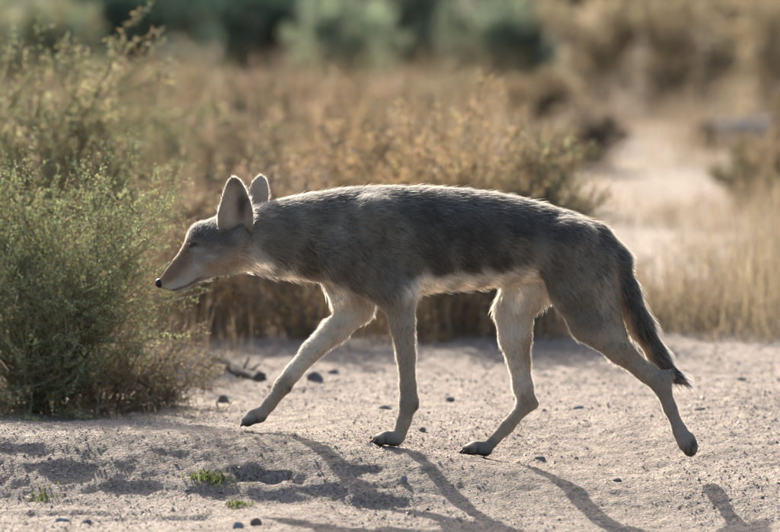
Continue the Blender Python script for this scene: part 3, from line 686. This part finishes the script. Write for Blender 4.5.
shrub('dry_twiggy_bush', 'low dry twigs filling the foot of the near green bush at the left edge', 'bush', b, H, Rx, [(.26, .21, .13), (.22, .21, .12)], (.27, .215, .15), 8000, .009, .0022, 106, stems=18, nb_=10, nt_=8, spread=.75, shape=1.2, twig_r=.9, low=.0)
b, H, Rx = place(-70, 408, 120, 110)
shrub('green_bush', 'green bush cut off by the left edge of the photo', 'bush', b, H, Rx, GRN, (.20, .16, .10), 14000, .012, .004, 102, stems=12, nb_=9, nt_=8, twig_r=.55)
b, H, Rx = place(55, 345, 15, 120)
shrub('yellow_green_bush', 'taller yellowish green bush behind the near green bush, its tips reaching above the dry brush', 'bush', b, H, Rx, YGR, (.22, .17, .10), 20000, .016, .005, 103, stems=14, nb_=10, nt_=8, twig_r=.5)
BUSHES = [
 (-60, 100, -50, 90, MDG, 7000, .05, 'grey-green shrub beyond the left edge of the photo', 'shrub', 160),
 (-190, 95, -60, 90, DKG, 7000, .05, 'dark green shrub well beyond the left edge of the photo', 'shrub', 161),
 (-110, 240, 80, 95, YGR + PNK, 7000, .03, 'olive and tan brush beyond the left edge of the photo', 'bush', 162),
 (-230, 300, 110, 95, BRN, 7000, .026, 'rusty dry bush well beyond the left edge of the photo', 'bush', 163),
 (900, 290, 120, 80, BRN + YGR, 7000, .026, 'rusty dry bush beyond the right edge of the photo', 'bush', 164),
 # px, base, top, hw, palette, n, leaf length, label, cat, seed
 (455, 334, 62, 92, GLD, 16000, .020, 'large rusty brown dry bush right behind the coyote\'s back', 'bush', 111),
 (527, 330, 100, 50, BRN + YGR, 9000, .020, 'smaller ochre dry bush above the coyote\'s rump, beside the sand path', 'bush', 112),
 (380, 318, 95, 66, GLD, 9000, .020, 'rusty dry bush above the coyote\'s shoulders', 'bush', 113),
 (300, 338, 128, 70, PNK, 9000, .019, 'pinkish tan dry bush behind the coyote\'s neck', 'bush', 114),
 (205, 335, 150, 62, PNK, 8000, .019, 'pinkish brown dry bush rising behind the coyote\'s head', 'bush', 115),
 (250, 270, 85, 60, PNK + YGR, 7000, .022, 'dull brown bush farther back above the coyote\'s ears', 'bush', 116),
 (170, 262, 70, 50, YGR, 6000, .022, 'olive brown bush peeping out right of the yellowish green bush', 'bush', 117),
 (225, 190, 72, 75, [(.07, .065, .045), (.06, .06, .04)], 6000, .03, 'dusky dark bush in the middle distance above the dry brush', 'bush', 118),
 (335, 250, 80, 60, BRN + PNK, 6000, .024, 'brown dry bush in the gap behind the coyote\'s withers', 'bush', 119),
 (590, 170, 88, 36, [(.30, .235, .175), (.24, .19, .14)], 4000, .03, 'grey-brown bush at the left edge of the sand path', 'bush', 120),
 (612, 150, 105, 18, [(.27, .21, .155)], 1500, .03, 'small grey-brown bush on the bright patch of sand path', 'bush', 121),
 (660, 112, 58, 42, [(.11, .095, .075), (.14, .12, .09)], 3500, .035, 'brush coloured dark to stand in for shadow at the far end of the sand path', 'bush', 123),  # dark palette stands in for a shadowy gap between shrubs
 (752, 205, 140, 52, [(.17, .16, .075), (.22, .17, .09), (.12, .125, .06)], 7000, .026, 'olive bush in front of the weathered log', 'bush', 124),
 (800, 215, 90, 50, [(.22, .16, .09), (.26, .19, .11)], 6000, .028, 'tan bush cut off by the right edge of the photo', 'bush', 125),
 (115, 92, -60, 95, DKG, 12000, .05, 'dark green shrub at the top left, behind the yellowish tips', 'shrub', 131),
 (235, 88, -60, 75, DKG, 10000, .05, 'dark green shrub in the distance above the coyote\'s head', 'shrub', 132),
 (345, 98, -25, 46, LTG, 7000, .045, 'pale green shrub standing out against the dark far shrubs', 'shrub', 133),
 (420, 92, -50, 52, MDG, 8000, .05, 'grey-green shrub in the distance above the coyote\'s shoulders', 'shrub', 134),
 (505, 98, -30, 62, MDG + LTG, 9000, .05, 'mid green shrub in the distance, right end of the green row', 'shrub', 135),
 (600, 112, -40, 52, [(.38, .30, .19), (.34, .265, .165), (.29, .25, .15)], 4500, .05, 'tan-orange shrub in the distance left of the dark brush', 'shrub', 136),
 (705, 112, -40, 58, [(.38, .30, .19), (.34, .265, .165), (.29, .25, .15)], 4500, .05, 'tan-orange shrub in the distance behind the log', 'shrub', 137),
 (20, 110, -40, 70, LTG + YGR, 8000, .05, 'pale grey-green shrub in the top left corner', 'shrub', 139),
 (130, 128, 48, 60, YGR + PNK, 6000, .035, 'low tan brush below the dark green shrub at the top left', 'bush', 141),
 (195, 118, 58, 55, YGR + PNK, 6000, .035, 'low straw-coloured brush below the far dark shrubs', 'bush', 142),
 (285, 130, 62, 60, PNK, 6000, .035, 'low pinkish brush left of the pale green shrub', 'bush', 143),
 (365, 138, 70, 55, PNK + BRN, 6000, .035, 'low brown brush below the pale green shrub', 'bush', 144),
 (450, 128, 66, 60, BRN + MDG, 6000, .035, 'low brown and green brush behind the large rusty bush', 'bush', 145),
 (535, 126, 62, 50, BRN, 6000, .035, 'low rusty brush behind the ochre bush', 'bush', 146),
 (300, 180, 92, 70, PNK, 7000, .03, 'pinkish tan brush in the middle distance right of the dusky bush', 'bush', 147),
 (400, 190, 85, 70, BRN + YGR, 7000, .03, 'olive and rust brush in the middle distance left of the large rusty bush', 'bush', 148),
 (542, 210, 105, 40, BRN + YGR, 5000, .028, 'rusty bush at the bend of the sand path', 'bush', 149),
 (120, 200, 70, 70, YGR, 7000, .03, 'olive brush in the middle distance behind the yellowish green bush', 'bush', 140),
 (785, 135, -50, 55, [(.38, .30, .19), (.34, .265, .165), (.29, .25, .15)], 4500, .045, 'brown shrub in the top right corner', 'shrub', 138),
]
for (px, pb, pt, hw, pal, n, ll, lab, cat, seed) in BUSHES:
    b, H, Rx = place(px, pb, pt, hw)
    shrub('dry_bush' if cat == 'bush' else 'desert_shrub', lab, cat, b, H, Rx, pal, TWG, int(n * (1.3 if pb > 300 else 1.0 if pb > 135 else .62)), ll * (.85 if pb > 135 else 1.1), ll * (.19 if pb > 300 else .25), seed, stems=13, nb_=9, nt_=7 if pb > 300 else 4, twig_r=.6, low=.02, KT=4 if pb > 300 else 3,
          group='bushes behind the coyote' if cat == 'bush' else 'far shrubs')
# tall trees closing the view far behind
TNT = [(0.36, 0.281, 0.173), (0.324, 0.245, 0.144), (0.274, 0.23, 0.137)]
TREES = [(-380, DKG), (-265, DKG), (-150, DKG), (-30, DKG), (85, DKG), (180, DKG), (290, DKG), (385, MDG), (480, MDG), (575, TNT), (665, TNT), (750, TNT), (850, TNT), (960, MDG)]
where = ['farthest outside the left edge', 'far outside the left edge', 'well outside the left edge', 'just outside the left edge', 'above the tall green tips at the left', 'above and left of the coyote\'s ears', 'between the dark shrub and the pale green shrub', 'just right of the pale green shrub',
         'above the large rusty bush', 'where green gives way to tan', 'above the far end of the path', 'above the log', 'just outside the right edge', 'well outside the right edge']
for i, (px, pal) in enumerate(TREES):
    b, H, Rx = place(px + (i % 2) * 12, 52 + (i * 7) % 13, -170 - (i * 37) % 60, 72)
    shrub('desert_tree', ('dark green' if pal is DKG else 'green' if pal is MDG else 'brownish') + ' tree of the far row ' + where[i], 'tree', b, H, Rx, pal, (.16, .135, .105), 5200 if pal is DKG else 4000, .10, .042, 150 + i, stems=9, nb_=9, nt_=4, KT=3, twig_r=.8, trunk=True, low=.04, group='far trees')

# dry grass
def grass(name, label, regs, seed, cols, wid=.0035):
    r = np.random.default_rng(seed); mb_ = MB()
    for (x0, x1, y0, y1, n, h, clump) in regs:
        nc = max(3, n // 22); cx = r.uniform(x0, x1, nc); cy = r.uniform(y0, y1, nc); k = r.integers(0, nc, n); ch = r.uniform(.35, 1.3, nc)
        x = cx[k] + r.normal(0, clump, n); y = cy[k] + r.normal(0, clump, n); z = ground_z(x, y, False) - .005
        hh_ = h * ch[k] * r.uniform(.45, 1.1, n); a = r.uniform(0, 6.28, n); lean = np.abs(r.normal(0, .42, n)) * hh_
        dx, dy = np.cos(a) * lean, np.sin(a) * lean; ra = r.uniform(0, 6.28, n); wx, wy = np.cos(ra) * wid * .5, np.sin(ra) * wid * .5; Vs = []
        for t, wf in ((0, .9), (.35, 1), (.7, .7)):
            p = np.stack([x + dx * t ** 2, y + dy * t ** 2, z + hh_ * t], -1); o = np.stack([wx, wy, 0 * wx], -1) * wf; Vs += [p - o, p + o]
        Vs.append(np.stack([x + dx, y + dy, z + hh_ * (1 - .1 * np.abs(r.normal(0, 1, n)))], -1))
        V = np.stack(Vs, 1); ib = (np.arange(n) * 7)[:, None]
        c = np.array(cols)[r.integers(0, len(cols), nc)[k]] * np.exp(r.normal(0, .18, (n, 1)))
        mb_.add(V, np.concatenate([ib + [[0, 1, 3, 2]], ib + [[2, 3, 5, 4]]]), ib + [[4, 5, 6]], np.repeat(c, 7, 0))
        # seed heads and chaff
        m_ = n // 3; j = r.integers(0, n, m_); t = r.uniform(.5, 1, m_)
        P = np.stack([x[j] + dx[j] * t ** 2, y[j] + dy[j] * t ** 2, z[j] + hh_[j] * t], -1)
        V, Q = leaves(P, r.normal(0, .6, (m_, 3)) + [0, 0, .9], r.uniform(.012, .028, m_), r.uniform(.003, .007, m_), r); mb_.add(V, Q, None, np.repeat(c[j] * 1.1, 4, 0))
    return tag(mb_.build(name, M['straw']), label, 'grass', kind='stuff')
STR = [(.285, .228, .15), (.32, .26, .172), (.25, .193, .128), (.23, .184, .128), (.35, .285, .197)]
grass('dry_grass', 'tall straw-coloured dry grass at the right behind the tail', [(.92, 2.2, 3.4, 4.4, 2600, .30, .06), (.70, .95, 3.4, 4.4, 700, .20, .06), (1.1, 2.4, 4.4, 6.0, 2600, .36, .08), (.55, .80, 3.5, 5.0, 400, .15, .06), (.6, 2.0, 3.1, 3.5, 260, .10, .03)], 201, STR)
grass('dry_grass', 'reddish dry grass and stalks between the bushes behind the coyote', [(-.80, .50, 3.2, 4.2, 4200, .24, .06), (-1.0, .55, 4.2, 7.5, 5200, .40, .06), (-1.4, .45, 7.5, 13, 5000, .45, .08), (-3.2, .5, 13, 24, 6500, .4, .12), (-5, -1.0, 5, 12, 2500, .4, .1), (-9, -3, 12, 26, 3000, .45, .15)], 202, PNK + BRN)
grass('dry_grass', 'thin low dry grass beside the far sand path', [(.95, 1.2, 6, 9, 250, .14, .05), (.55, 1.3, 4.5, 16, 900, .07, .1), (1.2, 3.4, 7, 13, 3500, .28, .08), (.35, 1.1, 15, 20, 1500, .16, .12), (1.0, 3.2, 14, 20, 3000, .25, .1)], 203, STR + PNK)
grass('dry_grass', 'dead grass and straw under the green bush at the left', [(-1.6, -.42, .75, 2.2, 1500, .07, .05), (-1.6, -.45, 2.2, 3.4, 1500, .2, .06)], 204, [(.26, .20, .13), (.20, .15, .10)], .002)

# ------------------------------------------------------------------ stones, sticks, weeds, log
def stone(p, sx, sy, sz, seed, label, mat='stone', tint=1.0):
    r = np.random.default_rng(seed); V, Q = uv_ball((0, 0, 0), 1, 1, 1, 12, 8); d = unit(V)
    rad = np.ones(len(V))
    for _ in range(9):                                   # facets: cut by random planes
        n = unit(r.normal(0, 1, 3)); lim = r.uniform(.62, .9); dt = d @ n; rad = np.where(dt * rad > lim, lim / np.maximum(dt, 1e-3), rad)
    V = d * rad[:, None] * np.array([sx, sy, sz]); a = r.uniform(-.5, .5); V = np.stack([V[:, 0] * math.cos(a) - V[:, 1] * math.sin(a), V[:, 0] * math.sin(a) + V[:, 1] * math.cos(a), V[:, 2]], -1)
    p = np.array(p); V = V + p + np.array([0, 0, sz * .45])
    o = mesh_obj('stone', V, Q, None, M[mat], smooth=False, origin=p); tag(o, label, 'stone', 'loose stones on the sand'); return o
M['stone_blue'] = solid_mat('bluish_stone', (0.13, .145, .16), (.22, .235, .25), 30, .7, .4, .5, .004)
M['stone_brown'] = solid_mat('brown_stone', (0.12, .085, .065), (.2, .15, .115), 30, .85, .3, .6, .004)
STONES = [
 ((315, 381), 9, 6.5, 'stone', 'dark angular stone on the sand between the coyote\'s front legs'),
 ((223, 402), 8, 5, 'stone', 'dark stone left of the raised front paw'),
 ((333, 373), 6, 3, 'stone', 'small flat stone just right of the dark angular stone'),
 ((578, 409), 7, 3, 'stone_blue', 'small bluish stone on the sand behind the hind legs'),
 ((540, 460), 7, 3, 'stone', 'flat stone on the sand right of the planted hind paw'),
 ((423, 431), 4, 3, 'stone', 'small pebble just right of the planted front paw'),
 ((386, 409), 8, 3, 'stone', 'low flat stone half hidden behind the planted front leg'),
 ((238, 528), 6, 5, 'stone_blue', 'bluish pebble at the bottom edge of the photo'),
 ((256, 525), 6, 5, 'stone_brown', 'reddish brown clod at the bottom edge, right of the bluish pebble'),
 ((404, 481), 4, 4, 'stone_blue', 'small grey pebble on the slope beside the first leg shadow'),
 ((62, 521), 8, 3, 'stone_blue', 'flat grey stone at the lower left in the shade'),
 ((700, 410), 6, 2.5, 'stone_brown', 'small brown stone on the open sand at the right'),
 ((742, 380), 6, 2.5, 'stone', 'grey stone on the open sand near the right edge'),
 ((450, 400), 5, 2.5, 'stone', 'small grey stone seen between front and hind legs'),
 ((270, 388), 4, 2.5, 'stone_brown', 'brown pebble behind the raised front paw'),
 ((88, 524), 5, 3.5, 'stone', 'dark pebble in the lower left shade, right of the flat grey stone'),
 ((295, 437), 3.5, 2.5, 'stone_brown', 'brown crumb of stone on the crest of the sand bank'),
 ((617, 480), 5, 2, 'stone', 'little stone beside the hind leg shadow'),
]
for i, ((px, py), rx, rz, mt, lab) in enumerate(STONES):
    p = on_slope(px, py); m = (p[1] + CAM_D) / FPX; stone(p - np.array([0, 0, .002]), rx * m, rx * m * .85, rz * m * 1.15, 300 + i, lab, mt)
# dead branches on the sand behind
def branch(name, label, pts, r0, seed, mat='bark', twigs=3):
    r = np.random.default_rng(seed); P = []
    for (px, py, dz) in pts: q = on_slope(px, py); q[2] += dz; P.append(q)
    P = np.array(P); n = 14; t = np.linspace(0, len(P) - 1, n); P2 = np.stack([np.interp(t, np.arange(len(P)), P[:, k]) for k in range(3)], -1); P2 += r.normal(0, .0025, P2.shape)
    root_ = empty(name, P2[0]); mb_ = MB()
    def tube6(P, Rr):
        T = unit(np.gradient(P, axis=0)); a = unit(np.cross(T, [.2, .3, .93])); b_ = np.cross(T, a); an = np.linspace(0, 6.283, 7)[:-1]
        V = P[:, None] + Rr[:, None, None] * (a[:, None] * np.cos(an)[None, :, None] + b_[:, None] * np.sin(an)[None, :, None]); k = len(P)
        Q = [(i * 6 + j, i * 6 + (j + 1) % 6, (i + 1) * 6 + (j + 1) % 6, (i + 1) * 6 + j) for i in range(k - 1) for j in range(6)]
        V = np.concatenate([V.reshape(-1, 3), P[[0, -1]]]); T3 = [(k * 6, (j + 1) % 6, j) for j in range(6)] + [(k * 6 + 1, (k - 1) * 6 + j, (k - 1) * 6 + (j + 1) % 6) for j in range(6)]
        return V, Q, T3
    V, Q, T3 = tube6(P2, r0 * np.linspace(1, .45, n) * r.uniform(.85, 1.15, n)); mb_.add(V, Q, T3); mb_.build('stem', M[mat], root_, smooth=True)
    for _ in range(twigs):
        i = r.integers(3, n - 2); d = unit(P2[i + 1] - P2[i] + r.normal(0, .6, 3) * [1, 1, .6] + [0, 0, .25]); L = r.uniform(.04, .09); q = P2[i] + d * np.linspace(0, L, 5)[:, None] + r.normal(0, .002, (5, 3))
        m2 = MB(); V, Q, T3 = tube6(q, r0 * .35 * np.linspace(1, .4, 5)); m2.add(V, Q, T3); m2.build('twig', M[mat], root_, smooth=True)
    return tag(root_, label, 'branch', 'dead branches by the green bush')
branch('dead_branch', 'dark dead branch lying on the sand right of the green bush', [(262, 381, .006), (240, 376, .008), (222, 368, .02), (205, 362, .03)], .016, 401)
branch('dead_branch', 'pale thin dead branch curving out of the foot of the green bush', [(40, 398, .03), (95, 408, .01), (150, 405, .012), (195, 398, .03)], .0045, 402, twigs=5)
branch('dead_branch', 'thin dead stick pointing into the shade below the green bush', [(20, 412, .012), (70, 402, .03), (120, 392, .06)], .004, 403, twigs=4)
# weeds
def weed(px, py, w_, n, seed, label):
    r = np.random.default_rng(seed); p = on_slope(px, py); root_ = empty('green_weed', p); x = p[0] + r.normal(0, w_ * .45, n); y = p[1] + r.normal(0, .02, n); z = ground_z(x, y)
    V, Q = leaves(np.stack([x, y, z], -1), r.normal(0, .6, (n, 3)) + [0, 0, .8], r.uniform(.006, .016, n), r.uniform(.003, .006, n), r)
    c = np.array([(.13, .165, .045), (.17, .19, .055), (.10, .125, .04)])[r.integers(0, 3, n)] * np.exp(r.normal(0, .15, (n, 1)))
    mb_ = MB(); mb_.add(V, Q, None, np.repeat(c, 4, 0)); tag(mb_.build('foliage', M['leaf'], root_), kind='stuff'); tag(root_, label, 'weed', 'little green weeds on the sand bank')
weed(212, 479, .05, 200, 501, 'sprawling tuft of bright green weed left of the hollow in the bank')
weed(238, 506, .03, 80, 502, 'small green weed below the hollow in the bank')
weed(45, 498, .045, 60, 503, 'sparse green weed at the foot of the bank, lower left')
# weathered log far right
pl = gpt(706, 150); pl[2] = float(ground_z(pl[0], pl[1], False))
def log(p, L, r0, ang, seed):
    r = np.random.default_rng(seed); root_ = empty('log', p); n, k = 14, 12; d = np.array([math.cos(ang), math.sin(ang), 0.0]); s_ = np.array([-d[1], d[0], 0]); V = []
    for i in range(n):
        t = i / (n - 1); rr = r0 * (1.05 - .2 * t)
        for j in range(k):
            a = 2 * math.pi * j / k; V.append(p + d * L * t + np.array([0, 0, r0 * .93]) + (s_ * math.cos(a) + np.array([0, 0, 1]) * math.sin(a)) * rr * (1 + r.normal(0, .05)))
    Q = [(i * k + j, i * k + (j + 1) % k, (i + 1) * k + (j + 1) % k, (i + 1) * k + j) for i in range(n - 1) for j in range(k)]
    mesh_obj('bark', V, Q, None, M['log'], root_, smooth=True)
    for i, nm in ((0, 'cut_end'), (n - 1, 'cut_end')):
        ring = [V[i * k + j] for j in range(k)]; c = np.mean(ring, 0) + d * (.02 if i == 0 else -.02); mesh_obj(nm, ring + [c], None, [(j, (j + 1) % k, k) for j in range(k)], M['logend'], root_)
    tag(root_, 'weathered pale log with a dark end lying beside the far path at the right', 'log')
M['log'] = solid_mat('weathered_log', (.17, .155, .14), (.27, .245, .225), 12, .85, .3, .5, .01); M['logend'] = solid_mat('log_end', (.025, .02, .017), (.05, .04, .035), 12)
log(pl, .7, .066, R(52), 601)
print('coyote verts', len(BV), 'tris', sum(len(o.data.loop_triangles) if o.type == 'MESH' and not o.data.calc_loop_triangles() else 0 for o in sc.objects))
